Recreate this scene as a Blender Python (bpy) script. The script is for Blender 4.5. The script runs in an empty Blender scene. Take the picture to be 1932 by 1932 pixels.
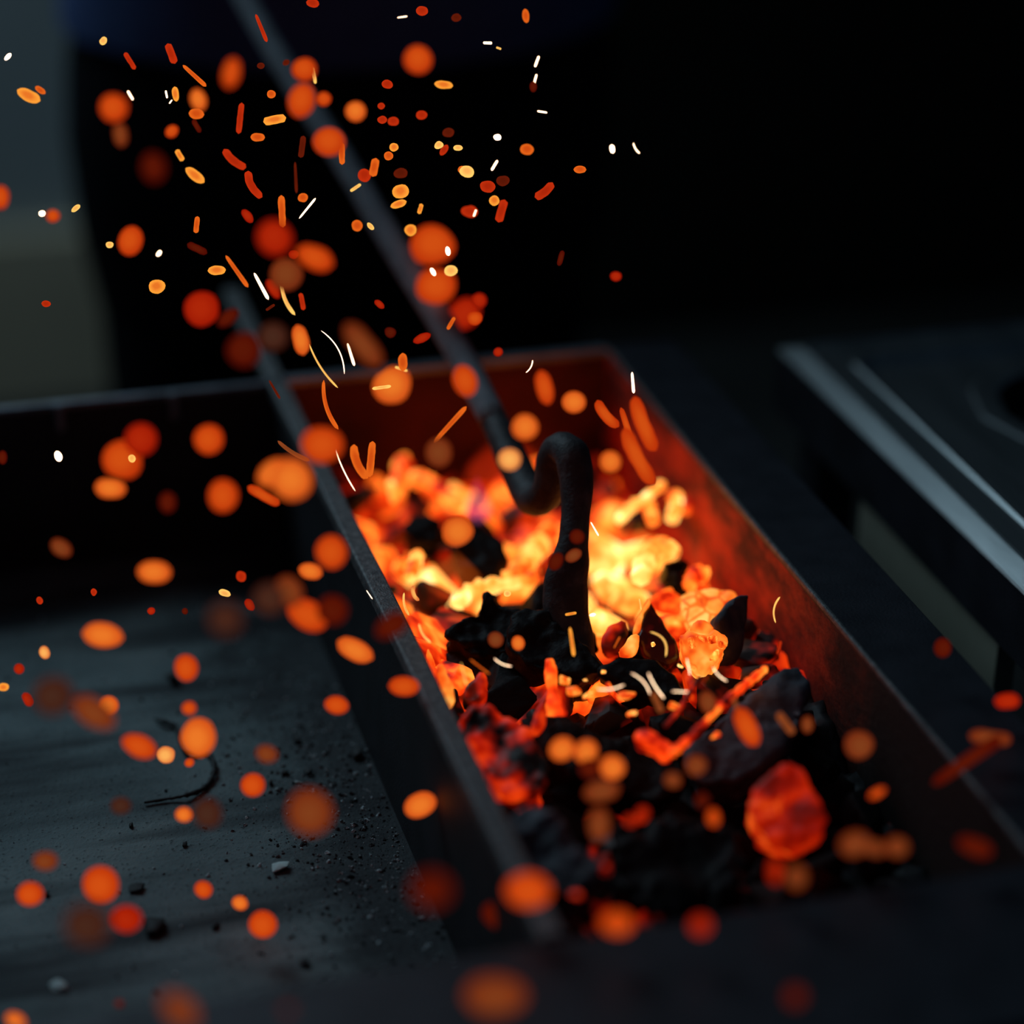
import bpy, bmesh, math, random
from mathutils import Vector, Matrix, noise, Euler

random.seed(7)
SC = bpy.context.scene
COL = SC.collection
R_ = math.radians

# ------------------------------------------------------------------ camera
FPX = 4400.0
def _n(v): return v.normalized()
_dy = Vector((-0.3229545, 0.5036364, -1.0))
_dx = Vector((1.0, 0.115, 1.0*_dy.x + 0.115*_dy.y))
_dy = _n(_dy); _dx = _n(_dx); _dz = _dx.cross(_dy)
ROT = Matrix((_dx, _dy, _dz))            # camera axes -> world
def ray(px, py):
    return ROT @ Vector(((px-966.0)/FPX, -(py-966.0)/FPX, -1.0))
CAM = -ray(780, 1210)*1.15
def at(px, py, d): return CAM + ray(px, py)*d
def on_z(px, py, z=0.0):
    r = ray(px, py); return CAM + r*((z-CAM.z)/r.z)
def dep_z(px, py, z=0.0):
    return (z-CAM.z)/ray(px, py).z
def dep_y(px, py, y):
    return (y-CAM.y)/ray(px, py).y
def pix(p):
    c = ROT.transposed() @ (Vector(p)-CAM)
    return 966+FPX*c.x/-c.z, 966-FPX*c.y/-c.z, -c.z
CR, CU, CB = ROT.col[0].copy(), ROT.col[1].copy(), ROT.col[2].copy()   # right, up, towards camera
FOCUS, APER = 1.19, 0.044

cd = bpy.data.cameras.new('camera'); cam = bpy.data.objects.new('camera', cd); COL.objects.link(cam)
cam.matrix_world = Matrix.Translation(CAM) @ ROT.to_4x4()
cd.sensor_width = 36; cd.sensor_fit = 'HORIZONTAL'
cd.lens = FPX/1932*36; cd.clip_start = 0.02; cd.clip_end = 50
cd.dof.use_dof = True; cd.dof.focus_distance = FOCUS
cd.dof.aperture_fstop = cd.lens/1000/APER
SC.camera = cam

# ------------------------------------------------------------------ world, light, exposure
w = bpy.data.worlds.new('world'); SC.world = w; w.use_nodes = True
bg = w.node_tree.nodes['Background']; bg.inputs[0].default_value = (0.32, 0.62, 1.0, 1); bg.inputs[1].default_value = 0.022
ld = bpy.data.lights.new('cool_area_light', 'AREA'); ld.shape = 'RECTANGLE'; ld.size = 1.1; ld.size_y = 1.1  # cool light from above, behind left; its source is unseen
ld.energy = 15.0; ld.color = (0.56, 0.84, 1.0)
lo = bpy.data.objects.new('cool_area_light', ld); COL.objects.link(lo)
lo.location = (-0.75, 1.55, 1.45)
lo.rotation_euler = (Vector((-0.05, 0.0, -0.1))-Vector(lo.location)).to_track_quat('-Z', 'Y').to_euler()
SC.view_settings.view_transform = 'Standard'; SC.view_settings.look = 'None'
SC.view_settings.exposure = 0.0; SC.view_settings.gamma = 1.0; SC.view_settings.use_curve_mapping = False
SC.cycles.use_denoising = True
SC.cycles.max_bounces = 6
SC.cycles.sample_clamp_indirect = 4.0

# ------------------------------------------------------------------ helpers
def s2l(c):
    return tuple(((v/255)/12.92 if v/255 <= .04045 else ((v/255+.055)/1.055)**2.4) for v in c)
def tag(o, label=None, cat=None, group=None, kind=None):
    if label: o['label'] = label
    if cat: o['category'] = cat
    if group: o['group'] = group
    if kind: o['kind'] = kind
    return o
def obj(name, bm, m, parent=None, smooth=True):
    me = bpy.data.meshes.new(name)
    bmesh.ops.recalc_face_normals(bm, faces=bm.faces)
    bm.to_mesh(me); bm.free()
    if smooth:
        for p in me.polygons: p.use_smooth = True
    me.materials.append(m)
    o = bpy.data.objects.new(name, me); COL.objects.link(o)
    if parent: o.parent = parent
    return o
def empty(name, loc=(0, 0, 0)):
    o = bpy.data.objects.new(name, None); COL.objects.link(o); o.location = loc; o.empty_display_size = .02; return o
def box(bm, x0, x1, y0, y1, z0, z1, bev=0.0):
    r = bmesh.ops.create_cube(bm, size=1.0)
    for v in r['verts']:
        v.co = Vector((x0+(v.co.x+.5)*(x1-x0), y0+(v.co.y+.5)*(y1-y0), z0+(v.co.z+.5)*(z1-z0)))
    if bev:
        es = list({e for v in r['verts'] for e in v.link_edges})
        bmesh.ops.bevel(bm, geom=es, offset=bev, segments=2, profile=.5, affect='EDGES')
def boxobj(name, dims, m, parent=None, bev=0.0008, org=(0, 0, 0)):
    bm = bmesh.new(); box(bm, *dims, bev)
    if org != (0, 0, 0): bmesh.ops.translate(bm, verts=bm.verts, vec=-Vector(org))
    return obj(name, bm, m, parent, smooth=False)
def tube(bm, pts, rad, seg=12, squash=None, up=Vector((0, 0, 1))):
    """sweep an ellipse along pts; rad: list of (ra, rb)"""
    pts = [Vector(p) for p in pts]; rings = []
    prev = None
    for i, p in enumerate(pts):
        t = (pts[min(i+1, len(pts)-1)]-pts[max(i-1, 0)]).normalized()
        a = t.cross(up) if prev is None else (prev - t*prev.dot(t))
        if a.length < 1e-6: a = t.orthogonal()
        a.normalize(); prev = a; b = t.cross(a)
        ra, rb = rad[i] if isinstance(rad[i], tuple) else (rad[i], rad[i])
        rings.append([bm.verts.new(p + a*ra*math.cos(2*math.pi*k/seg) + b*rb*math.sin(2*math.pi*k/seg)) for k in range(seg)])
    for r0, r1 in zip(rings, rings[1:]):
        for k in range(seg):
            bm.faces.new((r0[k], r0[(k+1) % seg], r1[(k+1) % seg], r1[k]))
    bm.faces.new(rings[0][::-1]); bm.faces.new(rings[-1])
def spline(pts, n=8):
    """Catmull-Rom through tuples of any length"""
    P = [tuple(p) for p in pts]; out = []
    for i in range(len(P)-1):
        p0 = P[max(i-1, 0)]; p1 = P[i]; p2 = P[i+1]; p3 = P[min(i+2, len(P)-1)]
        for k in range(n):
            t = k/n
            out.append(tuple(.5*((2*b)+(-a+c)*t+(2*a-5*b+4*c-d)*t*t+(-a+3*b-3*c+d)*t**3) for a, b, c, d in zip(p0, p1, p2, p3)))
    out.append(P[-1]); return out
def displace(bm, amp, sc, seed=0.0, amp2=0.0, sc2=0.0):
    bm.normal_update()
    off = Vector((seed*3.7, seed*1.3, seed*2.1))
    for v in bm.verts:
        d = amp*noise.noise(v.co*sc+off)
        if amp2: d += amp2*noise.noise(v.co*sc2+off)
        v.co += v.normal*d

# ------------------------------------------------------------------ materials
def newmat(name):
    m = bpy.data.materials.new(name); m.use_nodes = True; nt = m.node_tree
    b = nt.nodes['Principled BSDF']
    return m, nt, b
def N(nt, t, **kw):
    n = nt.nodes.new(t)
    for k, v in kw.items():
        if k in n.inputs: n.inputs[k].default_value = v
        else: setattr(n, k, v)
    return n
def ramp(nt, fac, stops, interp='LINEAR'):
    r = nt.nodes.new('ShaderNodeValToRGB'); r.color_ramp.interpolation = interp
    el = r.color_ramp.elements
    while len(el) > 1: el.remove(el[-1])
    el[0].position = stops[0][0]; el[0].color = (*stops[0][1][:3], 1)
    for p, c in stops[1:]:
        e = el.new(p); e.color = (c[0], c[1], c[2], 1)
    nt.links.new(fac, r.inputs[0]); return r
def coord(nt, scale=(1, 1, 1), kind='Object'):
    tc = nt.nodes.new('ShaderNodeTexCoord'); mp = nt.nodes.new('ShaderNodeMapping')
    mp.inputs['Scale'].default_value = scale
    nt.links.new(tc.outputs[kind], mp.inputs[0]); return mp.outputs[0]
def surf(name, stops, scale=60, rough=.6, metal=0.0, stretch=(1, 1, 1), bump=0.0, bscale=600, detail=6, spec=.4, det_r=.6):
    m, nt, b = newmat(name)
    c = coord(nt, stretch)
    n = N(nt, 'ShaderNodeTexNoise', Scale=scale, Detail=detail, Roughness=det_r); nt.links.new(c, n.inputs['Vector'])
    r = ramp(nt, n.outputs['Fac'], stops); nt.links.new(r.outputs[0], b.inputs['Base Color'])
    b.inputs['Roughness'].default_value = rough; b.inputs['Metallic'].default_value = metal
    b.inputs['Specular IOR Level'].default_value = spec
    if bump:
        n2 = N(nt, 'ShaderNodeTexNoise', Scale=bscale, Detail=4); nt.links.new(c, n2.inputs['Vector'])
        bp = N(nt, 'ShaderNodeBump', Strength=bump, Distance=.001); nt.links.new(n2.outputs['Fac'], bp.inputs['Height'])
        nt.links.new(bp.outputs[0], b.inputs['Normal'])
    return m
def g(v, t=(1, 1, 1)): return (v*t[0], v*t[1], v*t[2])

M = {}
M['dark_steel'] = surf('dark_steel', [(.3, (.016, .0165, .023)), (.7, (.034, .035, .046))], 40, .5, .3, bump=.3)
M['partition'] = surf('sooty_partition', [(.35, (.007, .007, .009)), (.7, (.018, .018, .024))], 30, .6, .1, bump=.3)
M['bar_steel'] = surf('scaled_bar_steel', [(.3, (.05, .052, .058)), (.5, (.11, .112, .115)), (.75, (.24, .24, .24))], 260, .5, .2, bump=.6, bscale=900)
M['rim_steel'] = surf('worn_rim_steel', [(.3, (.10, .11, .13)), (.7, (.24, .26, .30))], 50, .45, .5, bump=.2)
M['poker_steel'] = surf('poker_steel', [(.3, (.12, .132, .152)), (.7, (.20, .217, .245))], 70, .75, 0, bump=.4, bscale=500)
M['hook_steel'] = surf('burnt_hook_steel', [(.3, (.012, .012, .014)), (.55, (.03, .03, .034)), (.8, (.09, .095, .10))], 90, .6, 0, bump=.5, bscale=400)
M['rear_rust'] = surf('dark_rusted_steel', [(.30, (.020, .004, .004)), (.50, (.06, .009, .008)), (.75, (.10, .014, .011))], 20, .85, 0, bump=.4, bscale=300, detail=8)
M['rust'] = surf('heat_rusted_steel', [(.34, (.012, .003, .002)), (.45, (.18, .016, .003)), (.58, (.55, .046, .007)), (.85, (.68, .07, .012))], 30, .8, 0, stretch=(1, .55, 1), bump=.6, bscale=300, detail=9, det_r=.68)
def front_shade(m):  # painted shade: base colour darkens towards the dim front of the trough
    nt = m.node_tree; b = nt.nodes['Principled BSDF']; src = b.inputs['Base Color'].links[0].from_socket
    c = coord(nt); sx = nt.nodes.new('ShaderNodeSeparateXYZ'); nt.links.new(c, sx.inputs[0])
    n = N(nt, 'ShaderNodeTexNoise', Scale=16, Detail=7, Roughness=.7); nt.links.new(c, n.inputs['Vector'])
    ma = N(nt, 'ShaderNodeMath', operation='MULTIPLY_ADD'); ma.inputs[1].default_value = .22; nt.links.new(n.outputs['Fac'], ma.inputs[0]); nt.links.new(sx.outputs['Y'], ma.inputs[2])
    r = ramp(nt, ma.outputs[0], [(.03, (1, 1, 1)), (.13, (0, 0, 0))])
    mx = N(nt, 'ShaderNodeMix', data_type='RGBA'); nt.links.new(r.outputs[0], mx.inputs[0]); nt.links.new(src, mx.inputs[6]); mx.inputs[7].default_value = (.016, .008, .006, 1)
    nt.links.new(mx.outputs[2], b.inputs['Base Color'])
front_shade(M['rust'])
M['stainless'] = surf('brushed_stainless', [(.3, (.30, .32, .33)), (.7, (.50, .52, .53))], 60, .42, 1.0, stretch=(1, .1, 1), bump=.08, bscale=700)
M['well'] = surf('burner_well_soot', [(.3, (.004, .004, .005)), (.7, (.012, .012, .014))], 30, .7)
M['pale_board'] = surf('pale_board', [(.3, (.26, .26, .20)), (.7, (.34, .33, .26))], 14, .7)
M['black_cloth'] = surf('black_cloth', [(.3, (.0035, .0035, .005)), (.7, (.007, .007, .010))], 60, .95, spec=.05, bump=.3, bscale=200)
M['navy_cloth'] = surf('navy_cloth', [(.3, (.06, .09, .21)), (.7, (.08, .12, .27))], 60, .95, spec=.05, bump=.3, bscale=200)
M['skin'] = surf('skin', [(.3, (.38, .22, .15)), (.7, (.45, .27, .19))], 30, .55)
M['hair'] = surf('dark_hair', [(.3, (.01, .008, .006)), (.7, (.03, .02, .015))], 80, .6)
M['wall_dark'] = surf('dark_wall', [(.3, (.010, .008, .006)), (.7, (.016, .013, .010))], 3, .9, spec=.1)
M['wall_pale'] = surf('grey_blue_wall', [(.3, (.42, .45, .45)), (.7, (.50, .53, .52))], 2.5, .9, spec=.1)
M['wainscot'] = surf('olive_wainscot', [(.3, (.62, .50, .34)), (.7, (.85, .70, .50))], 3.0, .85, spec=.1)
M['floor'] = surf('dark_floor', [(.3, (.02, .02, .02)), (.7, (.04, .04, .038))], 4, .9, spec=.1)
M['grit'] = surf('dark_grit', [(.40, (.010, .011, .013)), (.50, (.05, .06, .066)), (.62, (.55, .65, .68))], 240, .8)
M['chip'] = surf('grey_chip', [(.3, (.36, .46, .46)), (.7, (.55, .66, .66))], 120, .7, bump=.4)
M['dark_chip'] = surf('black_chip', [(.3, (.008, .008, .009)), (.7, (.02, .02, .022))], 120, .7, bump=.4)
M['char'] = surf('black_charcoal', [(.3, (.004, .0036, .004)), (.6, (.009, .0085, .009)), (.85, (.03, .03, .032))], 70, .6, 0, spec=.12, bump=.7, bscale=260)
M['grey_char'] = surf('ash_grey_charcoal', [(.3, (.02, .022, .028)), (.55, (.07, .08, .10)), (.85, (.16, .18, .21))], 60, .7, 0, bump=.7, bscale=200)

def ash_mat():
    m, nt, b = newmat('ash_covered_plate')
    c = coord(nt)
    base = N(nt, 'ShaderNodeTexNoise', Scale=14, Detail=8, Roughness=.65); nt.links.new(c, base.inputs['Vector'])
    r = ramp(nt, base.outputs['Fac'], [(.3, (.075, .104, .110)), (.5, (.125, .165, .172)), (.75, (.19, .23, .23))])
    c2 = coord(nt, (.28, 1.9, 1))
    st = N(nt, 'ShaderNodeTexNoise', Scale=13, Detail=3, Roughness=.5); nt.links.new(c2, st.inputs['Vector'])
    rs = ramp(nt, st.outputs['Fac'], [(.46, (0, 0, 0)), (.62, (1, 1, 1))])
    sp = N(nt, 'ShaderNodeTexNoise', Scale=420, Detail=2, Roughness=.6); nt.links.new(c, sp.inputs['Vector'])
    rsp = ramp(nt, sp.outputs['Fac'], [(.62, (0, 0, 0)), (.70, (1, 1, 1))])
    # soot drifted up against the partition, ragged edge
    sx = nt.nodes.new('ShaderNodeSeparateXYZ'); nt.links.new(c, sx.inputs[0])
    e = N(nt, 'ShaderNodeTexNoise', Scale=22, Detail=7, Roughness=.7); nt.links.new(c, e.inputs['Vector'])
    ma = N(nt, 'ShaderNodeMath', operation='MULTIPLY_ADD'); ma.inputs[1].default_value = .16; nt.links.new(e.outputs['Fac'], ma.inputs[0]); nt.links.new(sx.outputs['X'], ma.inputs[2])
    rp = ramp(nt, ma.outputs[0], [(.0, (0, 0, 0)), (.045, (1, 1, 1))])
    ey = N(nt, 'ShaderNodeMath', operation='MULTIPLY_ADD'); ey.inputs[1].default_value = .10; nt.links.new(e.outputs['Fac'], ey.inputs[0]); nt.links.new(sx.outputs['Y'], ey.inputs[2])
    ry = ramp(nt, ey.outputs[0], [(.30, (0, 0, 0)), (.38, (1, 1, 1))])  # rear wall's shade put into the floor colour
    def mix(a, fac, col, k):
        mx = N(nt, 'ShaderNodeMix', data_type='RGBA')
        mm = N(nt, 'ShaderNodeMath', operation='MULTIPLY'); mm.inputs[1].default_value = k
        nt.links.new(fac, mm.inputs[0]); nt.links.new(mm.outputs[0], mx.inputs[0])
        nt.links.new(a, mx.inputs[6]); mx.inputs[7].default_value = (*col, 1); return mx.outputs[2]
    o = mix(r.outputs[0], rs.outputs[0], (.020, .025, .030), .92)
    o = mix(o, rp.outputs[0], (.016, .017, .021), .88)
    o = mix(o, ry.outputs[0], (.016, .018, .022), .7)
    o = mix(o, rsp.outputs[0], (.012, .014, .016), .8)
    nt.links.new(o, b.inputs['Base Color']); b.inputs['Roughness'].default_value = .75; b.inputs['Specular IOR Level'].default_value = .25
    bp = N(nt, 'ShaderNodeBump', Strength=.5, Distance=.0012); nt.links.new(sp.outputs['Fac'], bp.inputs['Height']); nt.links.new(bp.outputs[0], b.inputs['Normal'])
    return m
M['ash'] = ash_mat()

def glow(name, stops, scale=70, strength=1.0, detail=2.0, crack=None, base=(.02, .016, .014), rough=.6, jitter=True, dist=0.0):
    m, nt, b = newmat(name)
    c = coord(nt)
    if jitter:
        oi = nt.nodes.new('ShaderNodeObjectInfo'); ad = N(nt, 'ShaderNodeVectorMath', operation='ADD')
        sc = N(nt, 'ShaderNodeVectorMath', operation='SCALE'); sc.inputs['Scale'].default_value = 7.0
        cb = nt.nodes.new('ShaderNodeCombineXYZ')
        for k in range(3): nt.links.new(oi.outputs['Random'], cb.inputs[k])
        nt.links.new(cb.outputs[0], sc.inputs[0]); nt.links.new(c, ad.inputs[0]); nt.links.new(sc.outputs[0], ad.inputs[1]); c = ad.outputs[0]
    n = N(nt, 'ShaderNodeTexNoise', Scale=scale, Detail=detail, Roughness=.55, Distortion=dist); nt.links.new(c, n.inputs['Vector'])
    f = n.outputs['Fac']
    if crack:
        v = N(nt, 'ShaderNodeTexVoronoi', feature='DISTANCE_TO_EDGE', Scale=crack); nt.links.new(c, v.inputs['Vector'])
        rr = ramp(nt, v.outputs['Distance'], [(0, (0, 0, 0)), (.12, (1, 1, 1))])
        mm = N(nt, 'ShaderNodeMath', operation='MULTIPLY'); nt.links.new(rr.outputs[0], mm.inputs[0]); mm.inputs[1].default_value = .30
        a2 = N(nt, 'ShaderNodeMath', operation='ADD'); nt.links.new(mm.outputs[0], a2.inputs[0]); nt.links.new(f, a2.inputs[1])
        a3 = N(nt, 'ShaderNodeMath', operation='SUBTRACT'); nt.links.new(a2.outputs[0], a3.inputs[0]); a3.inputs[1].default_value = .2; f = a3.outputs[0]
    r = ramp(nt, f, stops)
    b.inputs['Base Color'].default_value = (*base, 1); b.inputs['Roughness'].default_value = rough
    nt.links.new(r.outputs[0], b.inputs['Emission Color']); b.inputs['Emission Strength'].default_value = strength
    return m
BLK = (0, 0, 0); DR = (.09, .002, .0003); RD = (.40, .008, .0006); RO = (.80, .045, .003); OR = (1.05, .15, .010); YO = (1.2, .34, .04); YE = (1.3, .66, .15); WH = (2.0, 1.4, .6)
M['heat1'] = glow('ember_just_alight', [(.50, BLK), (.60, DR), (.72, RD), (.82, RO)], 60)
M['heat2'] = glow('ember_red', [(.34, BLK), (.44, DR), (.54, RD), (.66, RO), (.78, OR)], 62)
M['heat3'] = glow('ember_orange', [(.28, BLK), (.35, DR), (.42, RD), (.50, RO), (.58, OR), (.70, YO), (.8, YE)], 62, 1.45)
M['heat4'] = glow('ember_yellow', [(.24, DR), (.33, RD), (.40, RO), (.48, OR), (.58, YO), (.70, YE), (.82, WH)], 60, 1.6)
M['heat5'] = glow('ember_white_hot', [(.26, RO), (.36, OR), (.46, YO), (.58, YE), (.72, WH)], 55, 1.5)
M['dullred'] = glow('dull_red_ember', [(.38, BLK), (.47, DR), (.56, RD), (.68, RO), (.80, OR)], 58)
M['crackle'] = glow('crackled_ember', [(.16, RO), (.30, OR), (.50, YO), (.66, YE)], 60, 1.0, crack=130)
M['petal'] = glow('flaking_ember', [(.26, RD), (.38, RO), (.48, OR), (.60, YO), (.74, YE)], 75, 1.0)
M['redcoal'] = glow('red_ember', [(.34, (.10, .002, .0002)), (.48, (.26, .005, .0004)), (.60, (.48, .016, .001)), (.74, (1, .14, .012))], 60, 1.0, detail=2, dist=.8)
M['wet_char'] = glow('shiny_dark_ember', [(.58, (.012, .0005, 0)), (.70, DR), (.80, RO)], 60, .8, base=(.012, .008, .007), rough=.22)
M['bed_hot'] = glow('glowing_ember_bed', [(.36, BLK), (.44, DR), (.50, RD), (.58, RO), (.68, OR), (.78, YO)], 38, 1.2, jitter=False)
M['bed_cold'] = glow('cold_cinder_bed', [(.66, BLK), (.76, DR), (.86, RD)], 40, .8, base=(.012, .012, .014), jitter=False)

SPC = {'W': (255, 226, 180), 'Y': (252, 176, 88), 'A': (234, 118, 38), 'O': (208, 78, 18), 'R': (172, 38, 9),
       'D': (88, 22, 6), 'B': (70, 40, 28), 'T': (126, 60, 26)}
def spark_mat(k, rgb, boost, rim):
    """flat flakes: edge and middle burn differently"""
    m = bpy.data.materials.new('spark_glow'); m.use_nodes = True; nt = m.node_tree; nt.nodes.clear()
    out = nt.nodes.new('ShaderNodeOutputMaterial'); em = nt.nodes.new('ShaderNodeEmission')
    c = coord(nt); n = N(nt, 'ShaderNodeTexNoise', Scale=420, Detail=2); nt.links.new(c, n.inputs['Vector'])
    gc = coord(nt, (2, 2, 0), 'Generated'); sb = N(nt, 'ShaderNodeVectorMath', operation='SUBTRACT'); sb.inputs[1].default_value = (1, 1, 0)
    nt.links.new(gc, sb.inputs[0]); ln = N(nt, 'ShaderNodeVectorMath', operation='LENGTH'); nt.links.new(sb.outputs[0], ln.inputs[0])
    ad = N(nt, 'ShaderNodeMath', operation='MULTIPLY_ADD'); ad.inputs[1].default_value = .30 if rim > 1 else .08
    nt.links.new(n.outputs['Fac'], ad.inputs[0]); nt.links.new(ln.outputs['Value'], ad.inputs[2])
    l = s2l(rgb); off = .15 if rim > 1 else .04
    e = (l[0]*(1.25 if rim > 1 else .80), min(1, l[1]*rim), min(1, l[2]*rim))
    r = ramp(nt, ad.outputs[0], [(.35+off, l), (.98+off if rim < 1 else .88+off, e)])
    nt.links.new(r.outputs[0], em.inputs[0]); em.inputs[1].default_value = boost
    nt.links.new(em.outputs[0], out.inputs[0]); m.cycles.emission_sampling = 'NONE'
    return m
for k, c in SPC.items():
    M['s'+k] = spark_mat(k, c, 3.2 if k == 'W' else 1.0, {'A': 2.0, 'O': 1.7, 'Y': 1.5, 'W': 1.0001, 'R': 1.4}.get(k, 1.2))
    M['b'+k] = spark_mat(k, c, 1.0, .45)

def flame_mat(name, col, strength):
    m = bpy.data.materials.new(name); m.use_nodes = True; nt = m.node_tree; nt.nodes.clear()
    out = nt.nodes.new('ShaderNodeOutputMaterial'); em = nt.nodes.new('ShaderNodeEmission')
    em.inputs[0].default_value = (*col, 1); em.inputs[1].default_value = strength
    nt.links.new(em.outputs[0], out.inputs['Volume']); return m

# ================================================================== room
def struct(name, dims, m):
    o = boxobj(name, dims, m, bev=0); o['kind'] = 'structure'; return o
struct('floor', (-3, 3, -3, 3.1, -.86, -.80), M['floor'])
struct('wall_back', (.30, 3, 2.2, 2.3, -.80, 1.9), M['wall_dark'])
struct('wall_back_left', (-2.0, .30, 2.2, 2.3, -.80, 1.9), M['wall_pale'])
struct('trim_1', (-2.0, .30, 2.17, 2.2, -.80, -.545), M['wainscot'])

# ================================================================== forge
forge = tag(empty('forge', (0, 0, -.8)), 'dark steel charcoal forge with a partition between ash bed and burning trough', 'forge')
def fpart(name, dims, m, bev=.0008):
    o = boxobj(name, dims, m, forge, bev, (0, 0, -.8)); return o
LX = -.56
fpart('bed_floor', (LX, -.006, -.25, .335, -.118, -.110), M['ash'], 0)
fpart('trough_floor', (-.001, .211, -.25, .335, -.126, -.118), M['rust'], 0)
fpart('partition', (-.0065, -.0010, -.25, .335, -.126, -.0085), M['partition'])
fpart('bed_rear_wall', (LX, -.002, .335, .339, -.118, -.004), M['partition'])
fpart('bed_rear_rim', (LX, -.002, .333, .339, -.004, 0), M['rim_steel'])
fpart('trough_rear_wall', (-.002, .211, .335, .341, -.126, -.004), M['rear_rust'])
fpart('trough_rear_rim', (-.002, .211, .334, .343, -.004, 0), M['rim_steel'])
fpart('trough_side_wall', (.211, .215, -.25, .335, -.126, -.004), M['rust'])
bm = bmesh.new(); box(bm, .2105, .2575, -.25, .341, -.004, 0, .0008); box(bm, .2535, .2575, -.25, .341, -.03, -.004, .0008)
bmesh.ops.translate(bm, verts=bm.verts, vec=(0, 0, .8)); obj('side_flange', bm, M['dark_steel'], forge, False)
fpart('inner_lip', (.2100, .2128, -.25, .335, -.0025, .0008), M['bar_steel'], .0010)
fpart('front_wall', (LX, .215, -.256, -.25, -.126, -.004), M['partition'])
bm = bmesh.new(); box(bm, LX, .2575, -.345, -.25, -.004, 0, .0008); box(bm, LX, .2575, -.345, -.341, -.05, -.004, .0008)
bmesh.ops.translate(bm, verts=bm.verts, vec=(0, 0, .8)); obj('front_flange', bm, M['dark_steel'], forge, False)
fpart('bed_side_wall', (LX-.004, LX, -.256, .339, -.118, 0), M['dark_steel'])
for x in (LX+.01, .20):
    for y in (-.24, .30):
        fpart('leg', (x-.02, x+.02, y-.02, y+.02, -.80, -.126), M['dark_steel'])
for px, py in ((112, 768), (326, 742)):       # two little clips hooked over the rear rim
    p = on_z(px, py, 0)
    fpart('rim_clip', (p.x-.0024, p.x+.0024, .3275, .3345, -.016, .0015), M['rim_steel'], .0006)

bar = tag(boxobj('steel_bar', (-.0085, .0025, -.246, .50, -.0082, .0), M['bar_steel'], None, .0014),
          'long grey steel bar lying along the partition, far end sticking out behind', 'bar')

# ================================================================== hooked poker
PATH = [  # px, py, world y (depth), half width, half thickness
    (430, -60, .515, .0066, .0066), (520, 100, .450, .0066, .0066), (640, 290, .375, .0067, .0067), (760, 490, .300, .0069, .0069), (860, 655, .235, .0071, .0071),
    (935, 800, .170, .0072, .0072), (975, 885, .135, .0074, .0072), (1000, 932, .112, .0078, .0072), (1020, 942, .098, .0078, .007), (1038, 915, .092, .0074, .007),
    (1043, 872, .092, .0072, .007), (1058, 848, .088, .0072, .0072), (1078, 858, .078, .0074, .0072), (1087, 900, .070, .0075, .007), (1087, 960, .060, .0073, .007),
    (1084, 1010, .052, .0075, .007), (1076, 1060, .045, .0094, .0065), (1068, 1110, .038, .0114, .006), (1070, 1160, .030, .0112, .006), (1080, 1205, .022, .0108, .006),
    (1094, 1245, .012, .0085, .006), (1122, 1272, .002, .0064, .005), (1160, 1285, -.006, .004, .004)]
P3 = []
for px, py, y, a, b in PATH:
    p = at(px, py, dep_y(px, py, y)); wd = 1.26 if 900 < px < 1095 and py < 950 and y < .14 else (1.16 if y > .13 else 1.06)
    P3.append((p.x, p.y, p.z, a*wd, b*wd))
S = spline(P3, 6)
cut = 6*5
def swept(name, pts, m, parent, seg=14):
    bm = bmesh.new(); tube(bm, [q[:3] for q in pts], [(q[3], q[4]) for q in pts], seg, up=CB)
    displace(bm, .0006, 90, 3)
    return obj(name, bm, m, parent)
poker = tag(empty('fire_poker', (0, 0, 0)), 'long steel poker with a twisted hook end stirring the coals', 'poker')
# shaft goes on up to the hands
d0 = (Vector(S[0][:3])-Vector(S[6][:3])).normalized()
ext = [tuple(Vector(S[0][:3])+d0*t)+(.0066, .0066) for t in (.18, .10, .05)]
swept('shaft', ext+S[:cut+1], M['poker_steel'], poker)
swept('hook', S[cut-1:], M['hook_steel'], poker)
HAND = Vector(S[0][:3])+d0*.07

# ================================================================== steel counter on the right
def loop_rect(x0, x1, y0, y1, z, r, nseg=6):
    pts = []
    for cx, cy, a0 in ((x1-r, y1-r, 0), (x0+r, y1-r, 90), (x0+r, y0+r, 180), (x1-r, y0+r, 270)):
        for k in range(nseg+1):
            a = R_(a0+90*k/nseg); pts.append(Vector((cx+r*math.cos(a), cy+r*math.sin(a), z)))
    return pts
TX0, TX1, TY0, TY1 = .3215, .66, -.22, .322
counter = tag(empty('steel_counter', (.49, .05, -.8)), 'stainless steel counter top with raised rim and round burner well, right of forge', 'counter')
OC = Vector((.49, .05, -.8))
def loft(name, loops, m, parent, org, close=False):
    bm = bmesh.new(); rs = [[bm.verts.new(p-org) for p in L] for L in loops]
    for a, b in zip(rs, rs[1:]):
        for k in range(len(a)):
            bm.faces.new((a[k], a[(k+1) % len(a)], b[(k+1) % len(b)], b[k]))
    if close: bm.faces.new(rs[-1])
    return obj(name, bm, m, parent, False)
def tl(i, z, r=.004): return loop_rect(TX0+i, TX1-i, TY0+i, TY1-i, z, max(r, .001))
loft('skirt', [tl(.002, -.046), tl(0, -.046), tl(0, -.0055)], M['dark_steel'], counter, OC)
loft('rim', [tl(0, -.0055), tl(.0008, -.0042, .005), tl(.0115, .0010, .010), tl(.0125, .0008, .010), tl(.0132, -.0035, .010)], M['stainless'], counter, OC)
loft('ledge', [tl(.0132, -.0035, .010), tl(.0145, -.0035, .011), tl(.0155, -.0012, .012), tl(.0330, -.0016, .016), tl(.0345, -.0002, .016), tl(.0365, -.0004, .018), tl(.0385, -.007, .02)], M['stainless'], counter, OC)
HC = Vector((.484, .192, 0)); HR = .062
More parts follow.
